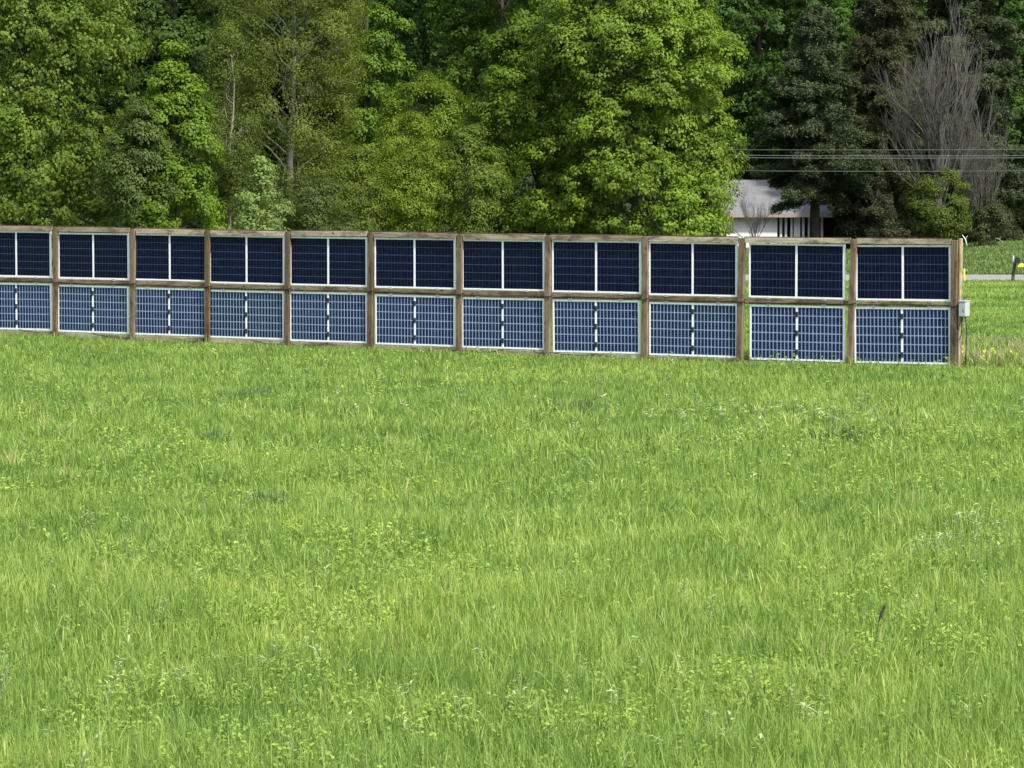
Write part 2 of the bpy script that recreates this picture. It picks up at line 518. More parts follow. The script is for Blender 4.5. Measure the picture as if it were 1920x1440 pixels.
def make_grass():
    Vs, Fs, Rs = [], [], []
    base = 0
    bands = [(20, 26, 1250, .0072, 1.35), (26, 34, 950, .0085, 1.3), (34, 46, 700, .0105, 1.15), (46, 60, 480, .013, 1.0), (60, 88, 330, .016, .85)]
    for i, (y0, y1, d, wd, hs) in enumerate(bands):
        x, y = sample_field(y0, y1, d, 50 + i)
        if y1 > 60:
            k = y < fence_y(x) + 3.0
            x, y = x[k], y[k]
        r = np.random.default_rng(90 + i)
        n = len(x)
        patch = vnoise(x, y, 2.2, 21) * 0.6 + vnoise(x, y, 0.7, 22) * 0.4
        h = (0.12 + 0.17 * patch) * r.uniform(0.55, 1.25, n) * hs
        tall = r.uniform(0, 1, n) < 0.05
        h = np.where(tall, h * 1.45, h)
        # kept low where it would hide the foot of the fence
        dist = fence_y(x) - y
        h = np.where((dist > -1) & (dist < 5) & (r.uniform(0, 1, n) > .05 + .12 * vnoise(x, y, .5, 24)), np.minimum(h, (0.075 + 0.042 * np.clip(dist, 0, 9)) * r.uniform(.6, 1.3, n)), h)
        wv = wd * r.uniform(0.6, 1.4, n)
        V, Fc, m = blades(x, y, h, wv, 0.30, 200 + i)
        rr = np.clip(0.40 * r.uniform(0, 1, n) + 0.60 * np.clip(vnoise(x, y, 3.1, 31) * 0.22 + vnoise(x, y, 0.9, 32) * 0.38 + vnoise(x, y, 0.3, 33) * 0.4, 0, 1), 0, 1)
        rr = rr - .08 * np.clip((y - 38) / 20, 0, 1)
        rr = np.where(r.uniform(0, 1, n) < .012, 1.0, np.clip(rr, 0, .95))
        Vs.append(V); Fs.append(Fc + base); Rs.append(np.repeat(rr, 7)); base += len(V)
    r = np.random.default_rng(71)
    cx, cy = sample_field(20, 56, 1.6, 72)
    cn = len(cx); nb_ = 22
    sg = r.uniform(.04, .12, cn)
    x = np.repeat(cx, nb_) + r.normal(0, 1, cn * nb_) * np.repeat(sg, nb_)
    y = np.repeat(cy, nb_) + r.normal(0, 1, cn * nb_) * np.repeat(sg, nb_)
    h = np.repeat(r.uniform(.24, .40, cn), nb_) * r.uniform(.6, 1.1, cn * nb_)
    V, Fc, m = blades(x, y, h, r.uniform(.007, .014, len(x)) * (1 + np.clip(y - 30, 0, 30) / 45), .34, 73, .8)
    rr = np.clip(np.repeat(r.uniform(.1, .95, cn), nb_) + r.normal(0, .12, len(x)), 0, 1)
    Vs.append(V); Fs.append(Fc + base); Rs.append(np.repeat(rr, 7)); base += len(V)
    a = NT('grass_blades')
    an = a.n('ShaderNodeAttribute', attribute_name='rnd')
    geo = a.n('ShaderNodeNewGeometry')
    c = a.ramp(an.outputs['Fac'], [(0.12, (0.085, 0.175, 0.045)), (0.42, (0.218, 0.330, 0.066)), (0.58, (0.298, 0.408, 0.080)), (0.84, (0.44, 0.52, 0.14)), (0.97, (0.44, 0.52, 0.14)), (1.0, (0.50, 0.44, 0.24))])
    n1 = a.noise(geo.outputs['Position'], 0.28, 4, 0.6)
    c = a.mix(a.ramp(n1, [(0.42, 0.0), (0.68, 0.26)]), c, (0.160, 0.290, 0.075))
    a.l(c, a.p.inputs['Base Color']); a.p.inputs['Roughness'].default_value = 0.55
    a.p.inputs['Specular IOR Level'].default_value = 0.3
    tr = a.n('ShaderNodeBsdfTranslucent'); a.l(a.mix(1.0, c, (1.1, 1.1, 0.6), 'MULTIPLY'), tr.inputs[0])
    mx = a.n('ShaderNodeMixShader'); mx.inputs[0].default_value = 0.45
    a.l(a.p.outputs[0], mx.inputs[1]); a.l(tr.outputs[0], mx.inputs[2]); a.l(mx.outputs[0], a.o.inputs[0])
    M['grass'] = a.m
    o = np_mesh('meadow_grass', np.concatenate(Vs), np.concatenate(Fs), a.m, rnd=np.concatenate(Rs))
    tag(o, 'lush bright green meadow grass filling the foreground up to the solar fence', 'grass', kind='stuff')

    # behind the fence: mown field, road bank
    Vs, Fs, Rs = [], [], []; base = 0
    for i, (y0, y1, d, wd, hh) in enumerate([(58, 75, 330, .016, .20), (75, 95, 260, .02, .10), (95, 114.3, 170, .026, .10), (120.8, 160, 110, .04, .20)]):
        r = np.random.default_rng(300 + i)
        x0, x1 = (4.5, y1 * .165 + 2) if i < 3 else (2, y1 * .165 + 3)
        n = int((x1 - x0) * (y1 - y0) * d)
        x = r.uniform(x0, x1, n); y = r.uniform(y0, y1, n)
        k = y > fence_y(x) + 0.3
        x, y = x[k], y[k]; n = len(x)
        rough = np.clip((78 - y) / 6, 0, 1)
        h = hh * r.uniform(0.5, 1.3, n) * (1 + rough * 0.9 * vnoise(x, y, 0.6, 41))
        V, Fc, m = blades(x, y, h, wd * r.uniform(.6, 1.4, n), 0.55, 330 + i)
        rr = np.clip(0.35 * r.uniform(0, 1, n) + 0.65 * (vnoise(x, y, 2.5, 51) * .5 + vnoise(x, y, .8, 52) * .5) - .10, 0, .95)
        if i == 3:
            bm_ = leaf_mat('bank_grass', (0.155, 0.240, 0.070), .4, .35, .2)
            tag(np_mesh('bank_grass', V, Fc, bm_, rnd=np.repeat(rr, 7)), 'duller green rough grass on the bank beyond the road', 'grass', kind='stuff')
            continue
        Vs.append(V); Fs.append(Fc + base); Rs.append(np.repeat(rr, 7)); base += len(V)
    o = np_mesh('field_grass', np.concatenate(Vs), np.concatenate(Fs), a.m, rnd=np.concatenate(Rs))
    tag(o, 'short green grass of the field behind the solar fence', 'grass', kind='stuff')

    # dry rough growth right behind the end of the fence
    r = np.random.default_rng(401)
    n = 42000
    x = r.uniform(7.5, 15, n); y = fence_y(x) + r.uniform(0.4, 14, n)
    dn = np.exp(-(np.maximum(0, y - fence_y(x) - 3.0) / 6.5) ** 2) * (vnoise(x, y, 1.3, 61) * .6 + vnoise(x, y, .35, 62) * .5)
    k = dn > r.uniform(0.12, 0.70, n)
    x, y = x[k], y[k]; n = len(x)
    V, Fc, m = blades(x, y, r.uniform(.15, .38, n), r.uniform(.012, .026, n), 0.7, 402)
    mt = leaf_mat('dry_stalks', (0.34, 0.33, 0.19), 0.3, 0.35, 0.2)
    o = np_mesh('dry_stalks', V, Fc, mt, rnd=np.repeat(r.uniform(0, 1, n), 7))
    tag(o, 'straw coloured dry stalks in the rough grass behind the right end of the fence', 'dry grass', kind='stuff')
    # dandelions there
    r = np.random.default_rng(405)
    n = 110
    x = r.uniform(8.2, 13, n); y = fence_y(x) + r.uniform(0.5, 5, n)
    k = vnoise(x, y, 1.3, 77) > 0.45
    x, y = x[k], y[k]; n = len(x)
    C = np.stack([x, y, gz(x, y) + r.uniform(.18, .3, n)], 1)
    V, Fc = leaf_quads(np.repeat(C, 5, 0) + r.normal(0, .012, (n * 5, 3)), rand_dirs(n * 5, r, (0, -.3, 1)), r, 0.05, 0.045)
    mt = leaf_mat('yellow_petals', (0.75, 0.62, 0.06), 0.2, 0.15, 0.2, nscale=3)
    o = np_mesh('dandelions', V, Fc, mt, rnd=r.uniform(0, 1, len(V)))
    tag(o, 'yellow dandelion heads dotted in the rough grass by the fence end', 'wildflowers', kind='stuff')


def rand_dirs(n, r, bias=(0, 0, 0)):
    d = r.normal(0, 1, (n, 3))
    d /= np.linalg.norm(d, axis=1, keepdims=True) + 1e-9
    d = d + np.array(bias)
    return d / (np.linalg.norm(d, axis=1, keepdims=True) + 1e-9)


def leaf_quads(C, N, r, length, width, D=None, jit=0.3, fold=0.18):
    """rhombic leaves centred at C with normal N, folded along the midrib"""
    n = len(C)
    if D is None:
        D = r.normal(0, 1, (n, 3))
    D = D - N * np.sum(D * N, 1, keepdims=True)
    D /= np.linalg.norm(D, axis=1, keepdims=True) + 1e-9
    S = np.cross(N, D)
    L = (length * r.uniform(1 - jit, 1 + jit, n))[:, None] / 2
    W = (width * r.uniform(1 - jit, 1 + jit, n))[:, None] / 2
    V = np.zeros((n, 4, 3), np.float32)
    V[:, 0] = C - D * L
    V[:, 1] = C + S * W + N * L * fold - D * L * 0.1
    V[:, 2] = C + D * L - N * L * fold * 1.5
    V[:, 3] = C - S * W + N * L * fold - D * L * 0.1
    Fc = np.arange(n * 4, dtype=np.int32).reshape(n, 4)
    return V.reshape(-1, 3), Fc


make_grass()


def make_weeds():
    """leafy clover and lucerne stems among the grass"""
    Vs, Rs = [], []
    r = np.random.default_rng(500)
    for i, (y0, y1, d, nl, ls) in enumerate([(20, 27, 60, 18, .030), (27, 36, 42, 15, .034), (36, 50, 20, 12, .038), (50, 72, 7, 9, .044)]):
        x, y = sample_field(y0, y1, d, 520 + i)
        pn = vnoise(x, y, 1.7, 71) * .45 + vnoise(x, y, .55, 72) * .4 + vnoise(x, y, 5.0, 73) * .15
        k = (pn > r.uniform(.36, .72, len(x))) & (y < fence_y(x) - 1.6)
        x, y, pn = x[k], y[k], pn[k]
        n = len(x)
        h = r.uniform(.15, .32, n) * (0.8 + 0.5 * pn)
        z = gz(x, y)
        lx, ly = r.normal(0, .22, n), r.normal(0, .22, n)
        t = r.uniform(.35, 1.0, (n, nl)) ** 0.8
        az = r.uniform(0, 2 * np.pi, (n, nl))
        rad = r.uniform(.01, .055, (n, nl)) * (1.35 - t * .7) * (ls / .027) ** .5
        cx = x[:, None] + lx[:, None] * h[:, None] * t + np.cos(az) * rad
        cy = y[:, None] + ly[:, None] * h[:, None] * t + np.sin(az) * rad
        cz = z[:, None] + h[:, None] * t + r.normal(0, .008, (n, nl))
        C = np.stack([cx, cy, cz], -1).reshape(-1, 3)
        out = np.stack([np.cos(az), np.sin(az), np.full_like(az, 0.25)], -1).reshape(-1, 3)
        N = rand_dirs(len(C), r, (0, -.2, 1.3)) + out * 0.2
        N /= np.linalg.norm(N, axis=1, keepdims=True)
        V, _ = leaf_quads(C, N, r, ls * 1.25, ls * .62, D=out + r.normal(0, .3, out.shape))
        rr = np.repeat(np.clip(0.2 + .7 * r.uniform(0, 1, n) * (0.5 + pn), 0, 1), nl * 4)
        Vs.append(V); Rs.append(rr)
    V = np.concatenate(Vs); Fc = np.arange(len(V), dtype=np.int32).reshape(-1, 4)
    a = leaf_mat('clover_leaves', (0.235, 0.345, 0.072), 0.4, 0.35, 0.2, 0.1, nscale=0.9)
    o = np_mesh('leafy_weeds', V, Fc, a, rnd=np.concatenate(Rs))
    tag(o, 'leafy clover like weeds growing thickly through the meadow grass', 'weeds', kind='stuff')

    # pale grey green taller weeds (goldenrod like whorls)
    Vs, Rs, mb = [], [], MB()
    spots = []
    def spot(px, py, n, sx_, sy_):
        for _ in range(n):
            qx, qy = px + r.normal(0, sx_), py + r.normal(0, sy_)
            if qy < 705: continue
            d = ray(qx, qy); t = -CAMZ / d.z
            spots.append((d.x * t, d.y * t))
    spot(1820, 1040, 26, 60, 30); spot(1780, 1080, 14, 50, 40); spot(330, 1300, 10, 90, 60)
    spot(1350, 790, 26, 120, 12); spot(1600, 800, 22, 120, 14); spot(200, 1150, 8, 120, 40)
    spot(960, 1130, 30, 700, 180); spot(960, 840, 45, 700, 90); spot(960, 1390, 30, 650, 60); spot(1250, 1370, 10, 300, 60)
    spot(750, 760, 22, 300, 30)
    for (x, y) in spots:
        h = r.uniform(.20, .34); z = float(gz(x, y))
        lx, ly = r.normal(0, .12), r.normal(0, .12)
        pts = [(x, y, z), (x + lx * h * .4, y + ly * h * .4, z + h * .5), (x + lx * h, y + ly * h, z + h)]
        mb.tube(pts, [.004, .0035, .002], 4, False)
        nl = 16
        t = np.linspace(.3, 1.0, nl); az = np.arange(nl) * 2.4 + r.uniform(0, 6)
        rad = .05 * (1.25 - t)+.012
        C = np.stack([x + lx * h * t + np.cos(az) * rad, y + ly * h * t + np.sin(az) * rad, z + h * t + .01], 1)
        out = np.stack([np.cos(az), np.sin(az), np.full(nl, .5)], 1)
        N = np.stack([-np.cos(az) * .4, -np.sin(az) * .4, np.ones(nl)], 1) + r.normal(0, .25, (nl, 3))
        N /= np.linalg.norm(N, axis=1, keepdims=True)
        s = 1 + max(0, (y - 35)) / 45
        V, _ = leaf_quads(C, N, r, .075 * s, .020 * s, D=out)
        Vs.append(V); Rs.append(np.repeat(r.uniform(0, 1), nl * 4))
    V = np.concatenate(Vs); Fc = np.arange(len(V), dtype=np.int32).reshape(-1, 4)
    a = leaf_mat('pale_weed_leaves', (0.36, 0.46, 0.22), 0.3, 0.25, 0.4, 0.05)
    t = np_mesh('pale_weeds', V, Fc, a, rnd=np.concatenate(Rs))
    st = mb.build('stem', a, t)
    tag(t, 'pale grey green weeds with whorled leaves scattered through the meadow', 'weeds', kind='stuff')
    st['kind'] = 'stuff'

    # dark blue green tussocks
    tuss = [(1075, 782, 1.15, .30, 'dark green rush tussock in mid meadow, nearly below the fence middle'),
            (480, 752, 1.0, .26, 'flat dark green tussock in the meadow below the left part of the solar fence'),
            (1592, 832, 1.1, .27, 'grey green tussock in the meadow at right, below the end bays of the fence'),
            (408, 836, .45, .30, 'small narrow dark tussock at left, just below and left of the flat dark one'),
            (900, 808, .75, .20, 'low dark green tussock just left of and below the darkest rush tussock'),
            (505, 955, .5, .28, 'dark upright grass tuft nearer the camera on the left side of the meadow')]
    mt = leaf_mat('rush', (0.100, 0.180, 0.060), 0.3, 0.4, 0.3)
    for j, (px_, py_, wd, hh, lb) in enumerate(tuss):
        d = ray(px_, py_); t = -CAMZ / d.z
        cx, cy = d.x * t, d.y * t
        n = int(420 * wd + 120)
        x = cx + np.clip(r.normal(0, wd * .30, n), -wd * .6, wd * .6); y = cy + np.clip(r.normal(0, wd * .4, n), -wd * .7, wd * .7)
        V, Fc, m = blades(x, y, hh * r.uniform(.5, 1.15, n) * np.exp(-((x - cx) / wd) ** 2), r.uniform(.008, .016, n), .4, 600 + j)
        V = V - np.array([cx, cy, 0], np.float32)
        o = np_mesh('grass_tussock', V, Fc, mt, rnd=np.repeat(r.uniform(0, 1, n), 7))
        o.location = (cx, cy, 0)
        tag(o, lb, 'grass tussock', 'darker tussocks in the meadow')

    # dark seed head and pale bent stalk in the foreground
    def ground_at(px_, py_):
        d = ray(px_, py_); t = -CAMZ / d.z
        return Vector((d.x * t, d.y * t, float(gz(d.x * t, d.y * t))))
    g0 = ground_at(1640, 1245)
    root = empty('seed_stalk', g0)
    mb = MB(); mb.tube([(0, 0, 0), (.01, 0, .2), (.035, 0, .34)], [.004, .004, .003], 5); mb.build('stem', mt, root)
    mb = MB()
    mb.tube([(.033, 0, .33), (.05, 0, .39), (.068, 0, .44), (.082, 0, .47)], [.005, .012, .010, .003], 6)
    for k in range(40):
        t = r.uniform(0, 1); c0 = Vector((.033 + .049 * t, 0, .33 + .14 * t)); dd = Vector(rand_dirs(1, r)[0]) * .018
        mb.tube([c0, c0 + dd], [.005, .002], 4)
    mb.build('seed_head', simple('dark_seed', (0.035, 0.028, 0.018), .8).m, root)
    tag(root, 'dark brown upright seed head standing above the grass in the lower right', 'seed head')
    g0 = ground_at(1555, 1395)
    mb = MB()
    mb.tube([(0, 0, 0), (-.01, 0, .10), (-.05, 0, .19), (-.12, 0, .245), (-.19, 0, .275), (-.23, 0, .27)], [.006, .006, .0055, .005, .004, .003], 6)
    mb.tube([(-.19, 0, .275), (-.17, 0, .31), (-.14, 0, .335)], [.004, .003, .002], 5)
    o = mb.build('bent_stalk', leaf_mat('pale_stalk', (.50, .56, .32), .2, .1, .3), None, True)
    o.location = g0
    tag(o, 'pale green stalk bent over to the left above the grass in the lower right', 'weed stalk')


make_weeds()


# ------------------------------------------------------------------ solar fence
D3 = Vector((math.cos(TH), -math.sin(TH), 0))
NB = Vector((math.sin(TH), math.cos(TH), 0))        # away from the camera
P0 = Vector((0, FZ0, 0))


def on_fence(x, y, off=0.0):
    """point of the fence plane (moved back by off) seen at pixel x, y -> (s along fence, z)"""
    d = ray(x, y)
    c = Vector((0, 0, CAMZ))
    t = (P0 + NB * off - c).dot(NB) / d.dot(NB)
    p = c + d * t
    return (p - P0).dot(D3), p.z


fence = empty('timber_fence', (0, FZ0, 0), -TH)
tag(fence, 'weathered timber post and rail fence carrying two rows of solar panels', 'fence')
# post centre x at top, at bottom, y top, y bottom
posts = [(-44, -44, 423, 622), (103, 102, 425, 629), (248, 246, 428, 635), (388, 387, 431, 642), (539, 536, 433, 650), (694, 692, 434, 657),
         (861, 859, 438, 665), (1027, 1024, 440, 671), (1209, 1207, 442, 675), (1390, 1384, 445, 678), (1600, 1590, 447, 682), (1789, 1786, 449, 688)]
PT = []
for (xt, xb, yt, yb) in posts:
    st, zt = on_fence(xt, yt, -0.07)
    sb, zb = on_fence(xb, yb, -0.07)
    PT.append((st, zt, sb, zb))
print('post spacing', [round(PT[i + 1][0] - PT[i][0], 2) for i in range(len(PT) - 1)], [round(p[1] - p[3], 2) for p in PT])


def skew_box(mb, s0b, s1b, s0t, s1t, y0, y1, zb0, zb1, zt0, zt1):
    """box whose left/right ends and top/bottom may slope"""
    p = [(s0b, y0, zb0), (s1b, y0, zb1), (s1b, y1, zb1), (s0b, y1, zb0), (s0t, y0, zt0), (s1t, y0, zt1), (s1t, y1, zt1), (s0t, y1, zt0)]
    mb.poly(p, [(0, 3, 2, 1), (4, 5, 6, 7), (0, 1, 5, 4), (1, 2, 6, 5), (2, 3, 7, 6), (3, 0, 4, 7)])


def part(mb, name, mat, bevel=0.004):
    xs = [v[0] for v in mb.v]; zs = [v[2] for v in mb.v]; ys = [v[1] for v in mb.v]
    c = (sum(xs) / len(xs), sum(ys) / len(ys), min(zs))
    mb.v = [(v[0] - c[0], v[1] - c[1], v[2] - c[2]) for v in mb.v]
    o = mb.build(name, mat, fence)
    o.location = c
    if bevel:
        b = o.modifiers.new('bevel', 'BEVEL'); b.width = bevel; b.segments = 1
    return o


for i, (st, zt, sb, zb) in enumerate(PT):
    mb = MB()
    hw = 0.061
    tw = random.uniform(-.006, .006)
    hw2 = hw + random.uniform(-.004, .006)
    skew_box(mb, sb - hw2, sb + hw2, st - hw + tw, st + hw + tw, -0.075, 0.015, zb - .45, zb - .45, zt - .012, zt - .012)
    part(mb, 'post', M['post'])
# rails bay by bay
def rail(i, pl, pr, h, y0, y1, mat, name='rail'):
    """pl/pr: (x, y) pixel of the rail's top edge at its two ends"""
    (sa, za), (sb_, zb_) = on_fence(*pl, y0), on_fence(*pr, y0)
    mb = MB()
    skew_box(mb, sa, sb_, sa, sb_, y0, y1, za - h, zb_ - h, za, zb_)
    return part(mb, name, mat)


topy = [422.5, 424.5, 427.5, 430.5, 432.5, 433.5, 437.5, 439.5, 441.5, 444.5, 446.5, 448]
for i in range(11):
    a_, b_ = PT[i], PT[i + 1]
    xl, xr = posts[i][0] + 6.4, posts[i + 1][0] - 6.4
    j = random.uniform(-.6, .6)
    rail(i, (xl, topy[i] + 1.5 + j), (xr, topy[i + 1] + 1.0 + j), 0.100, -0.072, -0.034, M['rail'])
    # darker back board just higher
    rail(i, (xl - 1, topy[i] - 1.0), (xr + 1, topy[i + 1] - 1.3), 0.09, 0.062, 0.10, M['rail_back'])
# panel pixel extents: xl, xr, (yl_top, yr_top), (yl_bot, yr_bot)
UP = [(-33, 96, 432, 434.5, 518, 520), (110, 242, 436, 438, 522, 524.5), (255.5, 383, 438, 440, 525, 528), (395, 531.5, 440.5, 443, 530.5, 534),
      (545, 688, 443, 445.5, 534.5, 537.5), (703, 854, 445.5, 447.5, 539, 542.5), (868, 1020, 448.5, 450.5, 543, 545.5), (1036, 1202, 450.5, 452, 547, 551),
      (1218, 1382, 453, 455, 553, 556.5), (1405, 1584, 456, 458, 557, 562), (1606, 1783, 459, 460, 563, 564.5)]
LO = [(-33, 97, 530, 532, 616.5, 619.5), (110, 240.5, 534, 537.5, 621.5, 626), (253.5, 383, 539, 542, 627, 631), (394.5, 531, 543.5, 547, 632.5, 637),
      (546, 687, 547, 550, 639, 643.5), (705, 853, 552, 556, 645.5, 650), (868.5, 1019, 557.5, 560.5, 651.5, 656), (1038, 1200, 561.5, 564, 660, 663.5),
      (1219.5, 1381, 566.5, 570, 665.5, 671), (1407, 1584, 571, 575, 674, 679), (1603.5, 1783, 575.5, 577.5, 680.5, 683.5)]
for i in range(11):
    xl, xr = posts[i][0] + 6.4, posts[i + 1][0] - 6.4
    u, l = UP[i], LO[i]
    # mid rail fills the slot between the two panels; a cable runs along it
    y0a, y0b = u[4] + 1.6, u[5] + 1.6
    y1a, y1b = l[2] - 1.2, l[3] - 1.2
    (sa, za), (sb_, zb_) = on_fence(xl, y0a, -.02), on_fence(xr, y0b, -.02)
    (_, za1), (_, zb1) = on_fence(xl, y1a, -.02), on_fence(xr, y1b, -.02)
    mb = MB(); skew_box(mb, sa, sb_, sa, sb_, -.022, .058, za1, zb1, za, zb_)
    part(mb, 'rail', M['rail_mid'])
    # bottom rail
    (sa, za), (sb_, zb_) = on_fence(xl, l[4] + 2.2, -.03), on_fence(xr, l[5] + 2.2, -.03)
    mb = MB(); skew_box(mb, sa, sb_, sa, sb_, -.03, .012, za - .10, zb_ - .10, za, zb_)
    part(mb, 'rail', M['rail'])
# end board on the right side of the last post
st, zt, sb, zb = PT[-1]
mb = MB(); skew_box(mb, sb + .0785, sb + .1165, st + .0785, st + .1165, -.03, .062, zb - .3, zb - .3, zt + .02, zt + .02)
part(mb, 'end_board', M['end_board'])

# cables: along the mid rail, and slack runs under the lower panels
def cab(pts_px, off, rad=.009):
    mb = MB()
    pts = []
    for (x, y) in pts_px:
        s_, z_ = on_fence(x, y, off)
        pts.append((s_, off, z_))
    # smooth by subdivision
    for _ in range(2):
        q = [pts[0]]
        for p_, n_ in zip(pts[:-1], pts[1:]):
            q += [tuple(.75 * a + .25 * b for a, b in zip(p_, n_)), tuple(.25 * a + .75 * b for a, b in zip(p_, n_))]
        q.append(pts[-1]); pts = q
    mb.tube(pts, rad, 6)
    return part(mb, 'cable', M['cable'], 0)


for i in range(11):
    u, l = UP[i], LO[i]
    xs = np.linspace(max(u[0], -30), u[1], 9)
    pts = []
    for k, x in enumerate(xs):
        t = (x - u[0]) / (u[1] - u[0])
        yy = (u[4] + (u[5] - u[4]) * t) * .35 + (l[2] + (l[3] - l[2]) * t) * .65
        pts.append((x, yy + random.uniform(-1.2, 1.6)))
    cab(pts, -.035, .011 if i % 2 else .009)
cab([(34, 531), (34, 527), (38, 524)], -.04)
cab([(650, 653), (636, 653)], -.04)
for (xa, xb, ya, yb, sag) in [(36, 98, 618, 622, 3), (172, 244, 625, 634, 2.5), (545, 615, 645, 643, 5), (470, 535, 638, 645, 3), (770, 855, 652, 657, 4),
                              (872, 944, 655, 654, 7), (1000, 1023, 658, 663, 2), (1215, 1300, 670, 672, 5), (1030, 1120, 661, 664, 3)]:
    xs = np.linspace(xa, xb, 7)
    cab([(x, ya + (yb - ya) * (x - xa) / (xb - xa) + sag * (1 - (2 * (x - xa) / (xb - xa) - 1) ** 2)) for x in xs], -.085, .009)

for i in range(1, 12):
    xp_, yp_ = (posts[i][0] + posts[i][1]) / 2, (UP[i][4] + LO[i][2]) / 2 if i < 11 else 572.5
    cab([(xp_ - 9, yp_ + random.uniform(-1, 1)), (xp_ - 3, yp_ + 2), (xp_ + 3, yp_ + random.uniform(-1, 3)), (xp_ + (9 if i < 11 else 4), yp_ + random.uniform(-1, 1))], -.088, .013)

# ---- panels
PW, PH, PD = 2.085, 1.045, 0.035


def make_panel(lower):
    root = empty('solar_panel', (0, 0, 0))
    fr = MB()
    e = .034
    hw = PW / 2
    fr.box(-hw, hw, -PD / 2, PD / 2, 0, e)
    fr.box(-hw, hw, -PD / 2, PD / 2, PH - e, PH)
    fr.box(-hw, -hw + e, -PD / 2, PD / 2, e, PH - e)
    fr.box(hw - e, hw, -PD / 2, PD / 2, e, PH - e)
    fr.build('frame', M['alu'], root)
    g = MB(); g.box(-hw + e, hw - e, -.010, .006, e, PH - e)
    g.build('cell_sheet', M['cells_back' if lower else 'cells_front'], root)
    d = MB()
    if lower:
        for (a, b) in ((e, .115), (.215, .475), (.575, .835), (.925, PH - e)):
            d.box(-.021, .021, -.0145, -.010, a, b)
    else:
        d.box(-.023, .023, -.0145, -.010, e, PH - e)
    d.build('divider', M['alu'], root)
    if lower:
        for z in (.165, .525, .880):
            j = MB(); j.box(-.030, .030, -.034, -.010, z - .052, z + .052, .008)
            j.build('junction_box', M['black'], root)
    for (x, z) in ((-.62, PH - .012), (.60, PH - .012), (-.62, -.030), (.60, -.030)):
        c = MB(); c.box(x - .045, x + .045, -.030, -.019, z, z + .042, .004)
        c.build('clamp', M['alu_clip'], root)
    return root


ordinal = ['farthest, half cut off at the left edge', 'second from the left edge', 'third from the left edge', 'fourth from the left edge', 'fifth from the left edge',
           'middle (sixth of eleven)', 'fifth from the right end', 'fourth from the right end', 'third from the right end', 'second from the right end', 'end']
protos = {}
for lower in (0, 1):
    for i, (xl, xr, ytl, ytr, ybl, ybr) in enumerate((UP, LO)[lower]):
        off = 0.0
        s0, _ = on_fence(xl, (ytl + ybl) / 2, off); s1, _ = on_fence(xr, (ytr + ybr) / 2, off)
        _, zbl = on_fence(xl, ybl, off); _, zbr = on_fence(xr, ybr, off)
        _, ztl = on_fence(xl, ytl, off); _, ztr = on_fence(xr, ytr, off)
        if lower not in protos:
            o = make_panel(lower); protos[lower] = (o, list(o.children))
        else:
            src, kids = protos[lower]
            o = src.copy(); COL.objects.link(o)
            for ch in kids:
                c = ch.copy(); COL.objects.link(c); c.parent = o
        sc_ = (s0 + s1) / 2
        o.location = P0 + D3 * sc_ + NB * off + Vector((0, 0, (zbl + zbr) / 2))
        tilt = math.atan2((zbl + ztl) - (zbr + ztr), 2 * (s1 - s0))
        o.rotation_euler = (0, tilt, -TH)
        wsc = (s1 - s0) / PW; hsc = ((ztl + ztr) - (zbl + zbr)) / 2 / PH
        o.scale = (min(max(wsc, .95), 1.06), 1, min(max(hsc, .96), 1.05))
        if i in (0, 5, 10): print('panel', lower, i, round(s1 - s0, 3), round((ztl + ztr - zbl - zbr) / 2, 3))
        bay = ordinal[i]
        if i == 10: where = 'in the end bay of the fence, beside the grey box'
        elif i == 0: where = 'in the farthest bay, cut off by the left edge'
        elif i == 5: where = 'in the middle bay, sixth of the eleven'
        else: where = 'in the bay ' + bay
        lab = ('pale gridded lower panel, ' if lower else 'dark navy upper panel, ') + where
        tag(o, lab, 'solar panel', 'solar panels of the lower row, backs showing' if lower else 'dark solar panels of the upper row')

# electrical box on the end post
s0, zb_ = on_fence(1792, 593, -.02)
root = empty('electrical_box', P0 + D3 * (PT[-1][0] + .118 + .075) + NB * 0.0 + Vector((0, 0, zb_)), -TH)
mb = MB(); mb.box(-.07, .075, -.115, .07, 0, .275, .012); mb.build('housing', M['box'], root)
mb = MB(); mb.box(-.078, .083, -.125, .08, .276, .296, .006); mb.build('lid', M['box'], root)
mb = MB(); mb.box(.02, .055, -.123, -.1155, .10, .15, .003); mb.build('latch', M['box_dark'], root)
for (x, y, l_) in ((-.03, -.04, .09), (.03, -.03, .07)):
    mb = MB(); mb.tube([(x, y, 0), (x, y, -.035)], .017, 8); mb.build('gland', M['black'], root)
mb = MB(); mb.tube([(-.03, -.04, -.03), (-.06, -.09, -.15), (-.10, -.11, -.32), (-.085, -.11, -.42), (-.05, -.10, -.43), (-.02, -.08, -.30), (-.03, -.05, -.12), (-.02, -.04, -.03)], .010, 6)
mb.build('cable', M['cable'], root, True)
mb = MB(); mb.tube([(.03, -.03, -.03), (.055, -.03, -.16), (.07, -.03, -.30), (.05, -.02, -.45), (.045, -.02, -.62), (.04, -.02, -.95)], .010, 6)
mb.build('cable', M['cable'], root, True)
tag(root, 'grey electrical box with looping black cables on the end post of the fence', 'electrical box')


# ------------------------------------------------------------------ trees
def limb_path(p0, p1, sag=0.0, n=5, wob=.15, r=rng):
    p0, p1 = np.array(p0), np.array(p1)
    pts = []
    for k in range(n):
        t = k / (n - 1)
        p = p0 * (1 - t) + p1 * t
        p = p + np.array([0, 0, -sag * math.sin(math.pi * t)])
        if 0 < k < n - 1: p = p + r.normal(0, wob, 3)
        pts.append(tuple(p))
    return pts


